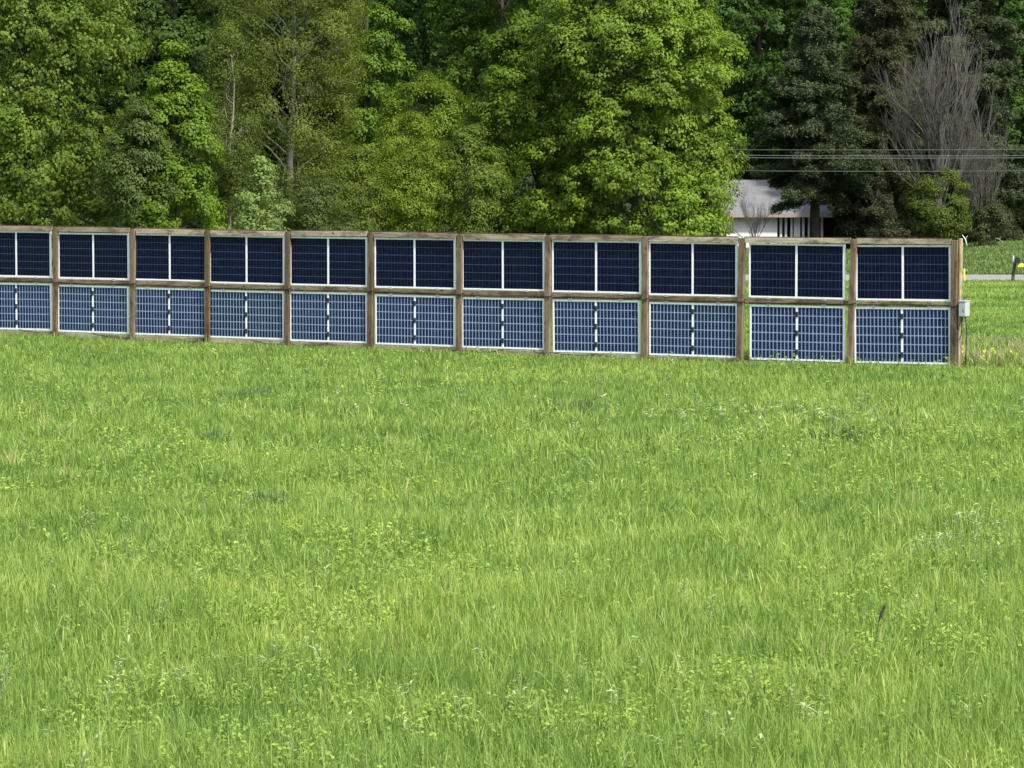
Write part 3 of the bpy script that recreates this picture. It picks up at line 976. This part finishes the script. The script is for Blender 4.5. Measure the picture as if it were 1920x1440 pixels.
def broadleaf(name, label, cat, px, Y, hw, ytop, ybot, tint, seed, leaf=.17, nblob=110, nsprig=12, nleaf=22, blob=1.0, sprig=.34,
              bark='bark', trans=.42, shape='round', ydepth=None, sparse=0.0, branches=14, trunk_r=.22, group='trees at the edge of the wood', var=.35, up=.85, upbias=0.8):
    r = np.random.default_rng(seed)
    sc = F / Y
    X = (px - 960) / sc
    ztop = CAMZ + (295 - ytop) / sc
    zbot = CAMZ + (295 - ybot) / sc
    rad = hw / sc
    rad_y = rad if ydepth is None else ydepth
    zg = float(gz(X, Y))
    root = empty(name, (X, Y, zg))
    tag(root, label, cat, group)
    # blob centres on the crown's shell; profile by shape
    H = ztop - zbot
    nblob = int(nblob * .72); nsprig = int(nsprig * 1.45); nleaf = int(nleaf * 1.5); leaf = leaf * .78; blob = blob * 1.08
    cs = []
    while len(cs) < nblob:
        t = r.uniform(0, 1)
        if shape == 'round':
            pr = math.sqrt(max(0, 1 - (2 * t - 1) ** 2)) * .55 + .45 * math.sqrt(math.sin(math.pi * min(1, t * .85 + .12)))
        elif shape == 'cone':
            pr = (1 - t) ** .75 * .92 + .06
            if t < .12: pr *= .75
        elif shape == 'column':
            pr = .95 if t < .8 else .95 * math.sqrt(max(0, 1 - ((t - .8) / .2) ** 2)) + .02
        elif shape == 'vase':
            pr = .55 + .45 * t if t < .75 else (1 - (t - .75) * 2.2)
        elif shape == 'dome':
            pr = (.88 + .12 * min(1, t / .12)) if t < .38 else math.sqrt(max(0, 1 - ((t - .38) / .66) ** 2))
        if r.uniform(0, 1) > pr + .25: continue
        az = r.uniform(0, 2 * math.pi)
        if math.sin(az) > .45 and r.uniform() < .6: az = -az         # most blobs on the sides in view
        q = r.uniform(.55, 1.0) ** .6
        brad = blob * r.uniform(.7, 1.25) * (0.55 + .45 * pr)
        rr = max(0, pr * q - .5 * brad / rad * q)
        rr *= 1 + .12 * math.sin(az * 3 + seed) + .10 * math.sin(t * 11 + seed * 1.7 + az)
        cs.append((rad * rr * math.cos(az), rad_y * rr * math.sin(az), zbot - zg + H * t, brad))
    cs = np.array(cs)
    nb = len(cs)
    # sprigs around each blob, on its outer and upper side
    B = np.repeat(cs, nsprig, 0)
    ax = B[:, :3] - np.array([0, 0, 0.0])
    ax[:, 2] = (B[:, 2] - (zbot - zg + H * .4)) * .35
    ax /= np.linalg.norm(ax, axis=1, keepdims=True) + 1e-6
    d = rand_dirs(len(B), r) + ax * .55 + np.array([0, 0, up])
    d /= np.linalg.norm(d, axis=1, keepdims=True)
    SC = B[:, :3] + d * B[:, 3:4] * r.uniform(.62, 1.08, (len(B), 1)) * np.array([1, 1, .78])
    if sparse > 0:
        k = r.uniform(0, 1, len(SC)) > sparse
        SC, d = SC[k], d[k]
    srnd = r.uniform(0, 1, len(SC))
    # leaves around each sprig
    C = np.repeat(SC, nleaf, 0)
    dd = np.repeat(d, nleaf, 0)
    o_ = rand_dirs(len(C), r)
    C = C + o_ * sprig * (r.uniform(.2, 1, (len(C), 1)) ** .7) * np.array([1, 1, .75]) + dd * sprig * .2
    N = o_ * .30 + dd * 1.05 + np.array([0, 0, upbias * .45]) + r.normal(0, .26, C.shape)
    N /= np.linalg.norm(N, axis=1, keepdims=True)
    Dr = o_ + np.array([0, 0, -.55]) + r.normal(0, .3, C.shape)
    V, Fc = leaf_quads(C, N, r, leaf, leaf * .78, D=Dr)
    rr = np.clip(np.repeat(srnd, nleaf) * .55 + r.uniform(0, .45, len(C)), 0, 1)
    mk = 'leaf_%s' % str(tint) + str(trans)
    if mk not in M: M[mk] = leaf_mat(name + '_leaves', tint, trans, var)
    np_mesh('crown', V, Fc, M[mk], root, rnd=np.repeat(rr, 4))
    # trunk and limbs
    mb = MB()
    top = ztop - zg - H * .12
    tp = limb_path((0, 0, -.2), (r.normal(0, .2), r.normal(0, .2), top), 0, 8, .05, r)
    tr_ = [trunk_r * (1 - .88 * k / 7) * (1.25 if k == 0 else 1) for k in range(8)]
    mb.tube(tp, tr_, 10)
    idx = r.permutation(nb)[:branches]
    for i in idx:
        c = cs[i, :3]
        z0 = max(.8, c[2] - np.hypot(c[0], c[1]) * r.uniform(.5, .9) - .5)
        z0 = min(z0, top * .93)
        f = z0 / top
        k0 = min(6, int(f * 7)); ff = f * 7 - k0
        p0 = np.array(tp[k0]) * (1 - ff) + np.array(tp[k0 + 1]) * ff
        pts = limb_path(p0, c, -.25, 6, .1, r)
        r0 = trunk_r * (.38 - .2 * f)
        mb.tube(pts, [r0 * (1 - .8 * k / 5) for k in range(6)], 6)
        for _ in range(4):
            e = c + rand_dirs(1, r)[0] * cs[i, 3] * .9
            mb.tube([pts[3], tuple((np.array(pts[3]) + e) / 2 + r.normal(0, .05, 3)), tuple(e)], [r0 * .35, r0 * .22, r0 * .1], 5)
    mb.build('trunk', M[bark], root, True)
    return root


def conifer(name, label, cat, px, Y, hw, ytop, ybot, tint, seed, dens=1.0, gap=.36, bark='bark_dark', group='trees at the edge of the wood', needle=.15, droop=.25, power=.8):
    r = np.random.default_rng(seed)
    sc = F / Y
    X = (px - 960) / sc
    ztop = CAMZ + (295 - ytop) / sc
    zbot = CAMZ + (295 - ybot) / sc
    rad = hw / sc
    zg = float(gz(X, Y))
    root = empty(name, (X, Y, zg)); tag(root, label, cat, group)
    H = ztop - zg; z0 = zbot - zg
    mb = MB(); mb.tube(limb_path((0, 0, -.2), (0, 0, H), 0, 8, .05, r), [.26 * (1 - .9 * k / 7) for k in range(8)], 9)
    Cs, Ds, Rn = [], [], []
    z = z0
    while z < H - .2:
        t = (z - z0) / (H - z0)
        L = rad * ((1 - t) ** power * .95 + .05) * (.75 if t < .08 else 1)
        for k in range(r.integers(5, 8)):
            az = r.uniform(0, 2 * math.pi); l = L * r.uniform(.5, 1.22)
            e = np.array([math.cos(az) * l, math.sin(az) * l, z + l * r.uniform(-droop, .18)])
            s = np.array([0, 0, z])
            m_ = (s + e) / 2 + np.array([0, 0, .08 * l])
            mb.tube([tuple(s), tuple(m_), tuple(e)], [.035, .022, .008], 4, False)
            n = int(420 * l * dens)
            tt = r.uniform(.15, 1.03, n) ** .75
            P = s * ((1 - tt) ** 2)[:, None] + 2 * m_ * ((1 - tt) * tt)[:, None] + e * (tt ** 2)[:, None]
            side = np.array([-math.sin(az), math.cos(az), 0])
            sp_ = (r.uniform(-1, 1, n) * (.12 + .26 * l * (1.05 - tt * .75)))
            # bunch side sprays into tufts
            P = P + side * sp_[:, None] + np.array([0, 0, 1]) * r.normal(0, .11, n)[:, None] - np.array([0, 0, 1]) * (np.abs(sp_) * .18)[:, None]
            ou = np.array([math.cos(az), math.sin(az), 0])
            Dd = ou * .7 + side * np.sign(sp_)[:, None] * .6 + r.normal(0, .5, (n, 3)) + np.array([0, 0, .1])
            Cs.append(P); Ds.append(Dd); Rn.append(np.clip(r.uniform(0, 1) * .5 + r.uniform(0, .5, n), 0, 1))
        z += gap * r.uniform(.7, 1.3) * (.5 + .6 * (1 - t))
    C = np.concatenate(Cs); Dd = np.concatenate(Ds)
    N = rand_dirs(len(C), r, (0, 0, .7))
    V, Fc = leaf_quads(C, N, r, needle, needle * .30, D=Dd)
    mk = 'needle%s' % str(tint)
    if mk not in M: M[mk] = leaf_mat(name + '_needles', tint, .15, .45, .04)
    np_mesh('crown', V, Fc, M[mk], root, rnd=np.repeat(np.concatenate(Rn), 4))
    mb.build('trunk', M[bark], root, True)
    return root


def bare_tree(name, label, px, Y, hw, ytop, ystart, seed, bark='bark_grey', depth=4, stems=6, r0=.13):
    r = np.random.default_rng(seed)
    sc = F / Y
    X = (px - 960) / sc
    zg = float(gz(X, Y))
    H = CAMZ + (295 - ytop) / sc - zg
    zs = CAMZ + (295 - ystart) / sc - zg
    rad = hw / sc
    root = empty(name, (X, Y, zg))
    tm, bm = MB(), MB()
    tm.tube(limb_path((0, 0, -.2), (0, 0, zs), 0, 5, .04, r), [r0 * 1.5 * (1 - .25 * k / 4) for k in range(5)], 8)
    def grow(p, d, L, rd, lv):
        pts = [p]; q = p.copy(); dd = d.copy()
        for k in range(4):
            dd = dd + r.normal(0, .095, 3) + np.array([0, 0, .05]); dd /= np.linalg.norm(dd)
            q = q + dd * L / 4; pts.append(q.copy())
        bm.tube([tuple(a) for a in pts], [rd * (1 - .6 * k / 4) for k in range(5)], 5 if lv > 2 else 3, False)
        if lv == 0: return
        n = 4 if lv > 2 else 5
        for k in range(n):
            i = r.integers(1, 5)
            a = r.normal(0, 1, 3); a -= dd * a.dot(dd); a /= np.linalg.norm(a)
            nd = dd * math.cos(.48) + a * math.sin(.48) * r.uniform(.4, 1.0) + np.array([0, 0, .25]); nd /= np.linalg.norm(nd)
            grow(pts[i], nd, L * r.uniform(.45, .8), rd * .5, lv - 1)
    for k in range(stems):
        az = 2 * math.pi * k / stems + r.uniform(-.3, .3)
        sp_ = r.uniform(.15, 1.0) if k else .05
        e = np.array([math.cos(az) * rad * sp_, math.sin(az) * rad * sp_, (H - zs) * r.uniform(.55, .85)])
        L = np.linalg.norm(e)
        z_ = zs * r.uniform(.2, 1.0)
        grow(np.array([0, 0, z_]), e / L, L, r0 * .5, depth - 1)
    tm.build('trunk', M[bark], root, True)
    bm.build('branches', M[bark], root, True)
    tag(root, label, 'tree', 'trees at the edge of the wood')
    return root


YG = (0.144, 0.232, 0.026)
MID = (0.085, 0.165, 0.028)
LMID = (0.115, 0.185, 0.026)
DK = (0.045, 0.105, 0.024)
OLV = (0.120, 0.162, 0.026)
OLV2 = (0.145, 0.215, 0.022)
PALE = (0.200, 0.300, 0.085)
YOUNG = (0.118, 0.205, 0.020)

# --- left
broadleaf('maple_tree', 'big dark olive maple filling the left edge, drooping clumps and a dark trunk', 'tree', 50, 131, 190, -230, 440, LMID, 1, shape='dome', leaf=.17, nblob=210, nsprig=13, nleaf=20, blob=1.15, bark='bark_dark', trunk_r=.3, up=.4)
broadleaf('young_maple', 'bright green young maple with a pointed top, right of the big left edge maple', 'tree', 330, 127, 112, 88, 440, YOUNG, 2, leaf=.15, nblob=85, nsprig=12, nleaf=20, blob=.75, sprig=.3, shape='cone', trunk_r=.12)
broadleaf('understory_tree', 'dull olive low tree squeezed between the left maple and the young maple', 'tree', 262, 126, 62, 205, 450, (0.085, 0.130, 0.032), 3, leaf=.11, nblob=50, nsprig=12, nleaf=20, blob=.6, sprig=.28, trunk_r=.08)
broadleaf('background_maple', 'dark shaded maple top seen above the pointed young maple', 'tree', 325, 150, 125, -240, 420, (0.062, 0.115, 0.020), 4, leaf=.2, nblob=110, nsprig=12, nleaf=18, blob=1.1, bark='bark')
# --- olive fine textured tree
broadleaf('cherry_tree', 'tall thin leaved olive tree with pale branches showing, left of centre', 'tree', 545, 139, 150, -260, 440, OLV, 5, leaf=.10, nblob=330, nsprig=16, nleaf=17, blob=.9, sprig=.36, bark='bark_pale', sparse=.25, branches=60, trunk_r=.17, shape='column', var=.3, up=.2, upbias=.4)
broadleaf('birch_tree', 'slender olive tree with pale leaning trunks behind the small pale tree', 'tree', 432, 134, 50, 60, 400, (0.090, 0.135, 0.024), 51, leaf=.10, nblob=75, nsprig=14, nleaf=15, blob=.7, sprig=.33, bark='bark_pale', sparse=.2, branches=24, trunk_r=.08, shape='round', up=.2, upbias=.4)
broadleaf('pale_sapling', 'small pale blue green sapling just above the fence, left of centre', 'tree', 492, 122, 55, 312, 450, PALE, 6, leaf=.12, nblob=48, nsprig=9, nleaf=13, blob=.62, sprig=.24, shape='cone', trunk_r=.05, sparse=.3)
broadleaf('dark_shrub', 'dull dark green shrub low behind the fence, right of the pale sapling', 'shrub', 590, 128, 75, 345, 455, (0.075, 0.112, 0.028), 7, leaf=.10, nblob=40, nsprig=11, nleaf=18, blob=.55, sprig=.28, trunk_r=.06)
# --- middle background
broadleaf('green_maple', 'narrow bright green maple behind the tall thin leaved olive tree', 'tree', 690, 148, 66, -200, 400, (0.110, 0.200, 0.020), 8, leaf=.18, nblob=85, nsprig=12, nleaf=20, blob=.9)
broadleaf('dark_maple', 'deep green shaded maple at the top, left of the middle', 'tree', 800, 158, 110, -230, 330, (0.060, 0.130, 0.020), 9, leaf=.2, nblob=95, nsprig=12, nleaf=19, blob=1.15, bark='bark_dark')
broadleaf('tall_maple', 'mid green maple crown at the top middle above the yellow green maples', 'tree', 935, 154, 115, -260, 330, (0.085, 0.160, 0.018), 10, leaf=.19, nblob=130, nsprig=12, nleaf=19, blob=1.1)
broadleaf('poplar_sapling', 'yellow green fine leaved bushy tree above the fence, left of the big maples', 'tree', 765, 133, 66, 225, 450, OLV2, 11, leaf=.10, nblob=75, nsprig=13, nleaf=17, blob=.65, sprig=.3, trunk_r=.09, sparse=.1)
broadleaf('poplar_tree', 'light green feathery tree behind the yellow green bushy one', 'tree', 800, 141, 95, 165, 430, (0.130, 0.210, 0.022), 12, leaf=.12, nblob=85, nsprig=13, nleaf=17, blob=.75, sprig=.32, trunk_r=.1, sparse=.1)
broadleaf('hornbeam_tree', 'dull olive low tree in front of the broad middle maple', 'tree', 880, 134, 62, 255, 455, (0.105, 0.165, 0.024), 13, leaf=.11, nblob=55, nsprig=13, nleaf=17, blob=.65, sprig=.3, bark='bark', trunk_r=.1, sparse=.1)
broadleaf('undergrowth', 'low olive brush behind the fence between the dark shrub and the bushy tree', 'shrub', 665, 131, 60, 290, 455, (0.115, 0.172, 0.022), 14, leaf=.10, nblob=55, nsprig=13, nleaf=17, blob=.6, sprig=.3, trunk_r=.07, sparse=.1)
# --- big maples
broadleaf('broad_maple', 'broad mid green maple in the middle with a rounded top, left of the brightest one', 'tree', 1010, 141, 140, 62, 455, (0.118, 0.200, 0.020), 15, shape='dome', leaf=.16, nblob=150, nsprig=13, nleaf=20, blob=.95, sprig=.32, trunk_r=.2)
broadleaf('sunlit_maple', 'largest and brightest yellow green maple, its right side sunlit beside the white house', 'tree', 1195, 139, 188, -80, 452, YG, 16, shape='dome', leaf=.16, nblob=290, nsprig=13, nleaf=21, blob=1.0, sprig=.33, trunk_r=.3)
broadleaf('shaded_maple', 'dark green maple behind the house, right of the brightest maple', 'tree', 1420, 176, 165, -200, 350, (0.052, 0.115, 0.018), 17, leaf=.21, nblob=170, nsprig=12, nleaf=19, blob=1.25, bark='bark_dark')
# --- right
conifer('pine_tree', 'grey green pine standing in front of the white house, its trunk bare below', 'tree', 1528, 157, 125, 10, 372, (0.060, 0.086, 0.042), 20, dens=1.15, needle=.17, power=.62)
conifer('brown_spruce', 'brownish thinning spruce between the two grey green pines', 'tree', 1655, 166, 100, -160, 440, (0.066, 0.075, 0.036), 21, dens=1.0, power=.6)
conifer('tall_pine', 'tall dark grey green pine behind the bare tree', 'tree', 1800, 168, 150, -220, 440, (0.062, 0.086, 0.044), 22, dens=1.15, needle=.18, power=.5)
conifer('low_spruce', 'low dark spruce boughs beside the white house behind the fence', 'tree', 1618, 158, 75, 280, 450, (0.062, 0.072, 0.042), 23, dens=1.1, power=.6)
bare_tree('bare_tree', 'leafless grey tree with upswept branches at right, rising behind the fence end', 1758, 151, 90, 115, 290, 35, depth=4, stems=19, r0=.13)
bare_tree('grey_brush', 'leafless grey brown bush leaning right of the bare tree', 1838, 152, 45, 290, 440, 29, depth=4, stems=14, r0=.07)
broadleaf('green_shrub', 'yellow green shrub at the foot of the bare tree', 'shrub', 1765, 149, 58, 325, 462, (0.085, 0.130, 0.020), 25, leaf=.11, nblob=45, nsprig=12, nleaf=17, blob=.5, sprig=.28, trunk_r=.05, sparse=.15)
broadleaf('right_edge_maple', 'dark green maple cut off by the right edge', 'tree', 1950, 172, 95, -200, 445, (0.055, 0.125, 0.022), 26, leaf=.2, nblob=120, nsprig=12, nleaf=19, blob=1.1, bark='bark_dark')
broadleaf('olive_shrub', 'dull olive brush at the field edge right of the fence end', 'shrub', 1855, 152, 35, 385, 470, (0.070, 0.090, 0.035), 27, leaf=.10, nblob=28, nsprig=11, nleaf=16, blob=.45, sprig=.26, trunk_r=.05, sparse=.2)
bare_tree('leafless_shrub', 'thin leafless shrub in front of the white house wall', 1415, 155, 45, 405, 450, 28, depth=4, stems=9, r0=.045)

# woodland mass further back
def woodland():
    r = np.random.default_rng(900)
    Cs, Ns, Rn = [], [], []
    for k in range(56):
        Y = r.uniform(186, 225)
        X = -34 + 68 * (k + r.uniform(-.3, .3)) / 55
        h = r.uniform(15, 20); rad = r.uniform(3.2, 4.6)
        nb = 90
        t = r.uniform(0.02, 1, nb); az = r.uniform(np.pi, 2 * np.pi, nb) + r.normal(0, .3, nb)
        pr = np.sqrt(np.sin(np.pi * np.clip(t * .9 + .08, 0, 1)))
        bc = np.stack([X + rad * pr * np.cos(az), Y + rad * pr * np.sin(az), h * t], 1)
        B = np.repeat(bc, 10, 0); d = rand_dirs(len(B), r, (0, -.3, .5))
        SC = B + d * r.uniform(.6, 1.2, (len(B), 1))
        C = np.repeat(SC, 12, 0) + r.normal(0, .3, (len(SC) * 12, 3))
        N = rand_dirs(len(C), r, (0, -.2, .9))
        Cs.append(C); Ns.append(N); Rn.append(np.clip(r.uniform(0, .5) + r.uniform(0, .5, len(C)), 0, 1))
    C = np.concatenate(Cs); N = np.concatenate(Ns)
    V, Fc = leaf_quads(C, N, r, .34, .28)
    o = np_mesh('woodland', V, Fc, leaf_mat('woodland_leaves', (0.050, 0.095, 0.018), .35, .4), rnd=np.repeat(np.concatenate(Rn), 4))
    tag(o, 'dark green depth of the wood behind the front trees', 'wood', kind='stuff')


woodland()

# understory growing along the wood's edge, hidden foot of trees
def brush():
    r = np.random.default_rng(950)
    nb = 260
    X = r.uniform(-30, 34, nb); Y = r.uniform(172, 182, nb)
    k = (X < 8) | (X > 17.5)
    X, Y = X[k], Y[k]; nb = len(X)
    bc = np.stack([X, Y, r.uniform(0, 2.6, nb)], 1)
    B = np.repeat(bc, 12, 0); SC = B + rand_dirs(len(B), r, (0, -.3, .4)) * r.uniform(.4, 1.1, (len(B), 1))
    C = np.repeat(SC, 12, 0) + r.normal(0, .25, (len(SC) * 12, 3))
    V, Fc = leaf_quads(C, rand_dirs(len(C), r, (0, -.2, .8)), r, .22, .17)
    o = np_mesh('undergrowth', V, Fc, leaf_mat('brush_leaves', (0.045, 0.065, 0.025), .3, .4), rnd=np.repeat(r.uniform(0, 1, len(C)), 4))
    tag(o, 'dark undergrowth along the foot of the wood', 'undergrowth', kind='stuff')


brush()


# ------------------------------------------------------------------ house
def house():
    Y = 168.0
    sc = F / Y
    def hx(px_): return (px_ - 960) / sc
    def hz(py_): return CAMZ + (295 - py_) / sc
    x0, x1 = hx(1310), hx(1652)
    xg = hx(1545)
    zg = -1.45
    ze, zr = hz(399), hz(338)
    root = empty('house', (hx(1450), Y, zg))
    ox = hx(1450)
    L = lambda x: x - ox
    z = lambda v: v - zg
    a = NT('siding')
    tc = a.n('ShaderNodeTexCoord'); sep = a.n('ShaderNodeSeparateXYZ'); a.l(tc.outputs['Object'], sep.inputs[0])
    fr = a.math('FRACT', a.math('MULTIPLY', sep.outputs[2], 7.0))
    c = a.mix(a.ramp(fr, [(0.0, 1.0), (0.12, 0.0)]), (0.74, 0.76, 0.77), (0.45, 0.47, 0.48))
    n1 = a.noise(tc.outputs['Object'], 1.2, 4); c = a.mix(a.ramp(n1, [(.4, 0.0), (.8, .3)]), c, (.55, .56, .54))
    a.l(c, a.p.inputs['Base Color']); a.p.inputs['Roughness'].default_value = .6
    siding = a.m
    a = NT('shingles')
    tc = a.n('ShaderNodeTexCoord')
    br = a.n('ShaderNodeTexBrick'); br.inputs['Scale'].default_value = 1.0
    br.inputs['Brick Width'].default_value = .3; br.inputs['Row Height'].default_value = .16; br.inputs['Mortar Size'].default_value = .012
    br.inputs['Color1'].default_value = (.115, .12, .125, 1); br.inputs['Color2'].default_value = (.17, .175, .18, 1); br.inputs['Mortar'].default_value = (.12, .12, .13, 1)
    a.l(tc.outputs['Object'], br.inputs['Vector'])
    n1 = a.noise(tc.outputs['Object'], .9, 5, .7)
    c = a.mix(a.ramp(n1, [(.35, 0.0), (.75, .55)]), br.outputs['Color'], (.21, .21, .21))
    a.l(c, a.p.inputs['Base Color']); a.p.inputs['Roughness'].default_value = .85
    shingle = a.m
    # walls: solid part at the left, recessed porch at the right
    xp = hx(1457)
    mb = MB()
    mb.box(L(x0), L(xp), 0.0, 7.0, 0, z(ze) + .05)
    mb.box(L(xp) + .002, L(x1), 2.2, 7.0, 0, z(ze) + .05)
    mb.build('wall', siding, root)
    # roof with front slope
    ye, yb, yr = -.45, 7.45, 3.5
    for (s0, s1, y0, y1, za, zb) in ((x0 - .3, xg, ye, yr, ze, zr), (x0 - .3, xg, yb, yr, ze, zr)):
        mb = MB()
        th = .14
        mb.poly([(L(s0), y0, z(za)), (L(s1) + .5, y0, z(za)), (L(s1), y1, z(zb)), (L(s0), y1, z(zb)),
                 (L(s0), y0, z(za) - th), (L(s1) + .5, y0, z(za) - th), (L(s1), y1, z(zb) - th), (L(s0), y1, z(zb) - th)],
                [(0, 1, 2, 3), (7, 6, 5, 4), (0, 4, 5, 1), (1, 5, 6, 2), (2, 6, 7, 3), (3, 7, 4, 0)])
        rf = mb.build('roof', shingle, root)
    # hipped right end
    mb = MB()
    mb.poly([(L(xg) + .5, ye, z(ze) - .004), (L(xg) + 2.3, 3.5, z(ze)), (L(xg) + .5, yb, z(ze) - .004), (L(xg), yr, z(zr) - .004), (L(xg) + .5, ye, z(ze) - .15), (L(xg) + 2.3, 3.5, z(ze) - .15), (L(xg) + .5, yb, z(ze) - .15)],
            [(0, 1, 3), (1, 2, 3), (0, 4, 5, 1), (1, 5, 6, 2), (4, 6, 5)])
    mb.build('roof', shingle, root)
    mb = MB(); mb.box(L(x0) - .3, L(xg) + .5, ye - .035, ye - .003, z(ze) - .20, z(ze) + .01); mb.build('gutter', simple('gutter', (.30, .25, .22), .6).m, root)
    # porch: white columns before a dark sheet that paints in the opening's shade
    mb = MB(); mb.box(L(xp) + .02, L(x1) - .02, 2.16, 2.195, .3, z(ze) - .2); mb.build('shade_sheet', M['painted_shade'], root)
    for pxx in (1464, 1473.5, 1484, 1492, 1498, 1506, 1517, 1533, 1541):
        mb = MB(); x = L(hx(pxx)); hw_ = .055 if pxx not in (1492,) else .09
        mb.box(x - hw_, x + hw_, 0.06, .06 + 2 * hw_, 0, z(ze) - .152, .01); mb.build('porch_post', M['white'], root)
    mb = MB(); mb.box(L(xp) + .01, L(hx(1545)), .05, .15, .0, .55); mb.build('porch_rail', M['white'], root)
    for pxx in ():
        mb = MB(); x = L(hx(pxx)); mb.box(x - .4, x + .4, -.03, -.003, z(hz(440)), z(hz(409))); wn = mb.build('shade_sheet', M['painted_shade'], root)
        mb = MB(); mb.box(x - .46, x - .401, -.05, -.003, z(hz(440)) - .06, z(hz(409)) + .06); mb.box(x + .401, x + .46, -.05, -.003, z(hz(440)) - .06, z(hz(409)) + .06)
        mb.box(x - .40, x + .40, -.05, -.003, z(hz(409)) + .002, z(hz(409)) + .06); mb.build('window_frame', M['white'], wn)
    tag(root, 'white sided one storey house with grey shingle roof, half hidden by pine and maple', 'house')


house()

# ------------------------------------------------------------------ small things at the right
for k, (y0, y1, yy, lb) in enumerate([(281.5, 281, 146, 'thin utility wire across the pines at right, topmost of the four'),
                                  (292, 293, 146, 'utility wire second from the top, just above its close twin'),
                                  (296.5, 297, 147, 'utility wire third from the top, just under its close twin'),
                                  (321, 321.5, 145, 'faint utility wire, lowest of the four')]):
    pts = []
    a_ = at(1365, y0, yy); b_ = at(1920, y1, yy)
    for t in np.linspace(-0.12, 2.2, 24):
        p = a_ * (1 - t) + b_ * t
        p.z += .012 * (t - .5) ** 2 * 8
        pts.append(p)
    mb = MB(); mb.tube(pts, .0125 if k == 1 or k == 2 else .009, 6)
    o = mb.build('utility_wire', M['wire'], None, True)
    tag(o, lb, 'wire', 'utility wires strung along the road')

p = at(1807.5, 522, 114.0); p.z = float(gz(p.x, p.y))
mb = MB(); mb.tube([(0, 0, -.1), (0, 0, .40)], .036, 10); mb.tube([(0, 0, .40), (0, 0, .425)], [.036, .02], 10)
o = mb.build('marker_post', M['yellow'], None); o.location = p
tag(o, 'short yellow marker post at the near road edge, right of the fence end', 'marker post')

p = at(1901, 523, 113.8); p.z = float(gz(p.x, p.y))
root = empty('mailbox', p, R(-12))
mb = MB(); mb.tube([(-.04, 0, -.1), (-.02, 0, .30), (.03, 0, .62)], [.055, .05, .045], 8); mb.build('post', M['darkwood'], root)
mb = MB(); mb.tube([(-.03, .06, .3), (-.035, .06, .86)], .03, 8); mb.build('stake', M['pale_post'], root)
mb = MB()
n = 10
prof = [(-.09, .62), (.09, .62), (.09, .72)] + [(.09 * math.cos(t), .72 + .09 * math.sin(t)) for t in np.linspace(0.2, math.pi - .2, n)] + [(-.09, .72)]
pts = [(x + .12, -.24, z) for x, z in prof] + [(x + .12, .24, z) for x, z in prof]
m_ = len(prof)
mb.poly(pts, [tuple(range(m_)), tuple(range(2 * m_ - 1, m_ - 1, -1))] + [(i + m_, (i + 1) % m_ + m_, (i + 1) % m_, i) for i in range(m_)])
mb.build('box', M['mailbox'], root)
mb = MB(); mb.box(.11, .30, -.20, .2, .47, .60, .03); mb.build('newspaper_tube', M['yellow'], root)
tag(root, 'black mailbox with a yellow newspaper tube on a crooked dark post by the road', 'mailbox')

# broken pale branches at the wood's edge
for (pa, pb, Y, lb) in [((1804, 440), (1813, 461), 150, 'pale broken branch leaning steeply just right of the fence end'),
                        ((1866, 446), (1878, 454), 151, 'short pale branch lying at the wood edge, further right')]:
    a_, b_ = at(*pa, Y), at(*pb, Y)
    m_ = (a_ + b_) / 2 + Vector((.03, 0, .04))
    mb = MB(); mb.tube([Vector((0, 0, 0)), m_ - b_, a_ - b_], [.028, .024, .012], 7)
    mb.tube([m_ - b_, (a_ - b_) * .7 + Vector((.18, .05, .1))], [.012, .005], 5)
    o = mb.build('broken_branch', M['white'] if Y == 150 else M['bark_pale'], None, True); o.location = b_
    tag(o, lb, 'branch')
print('tris', sum(len(o.data.polygons) for o in scene.objects if o.type == 'MESH'))
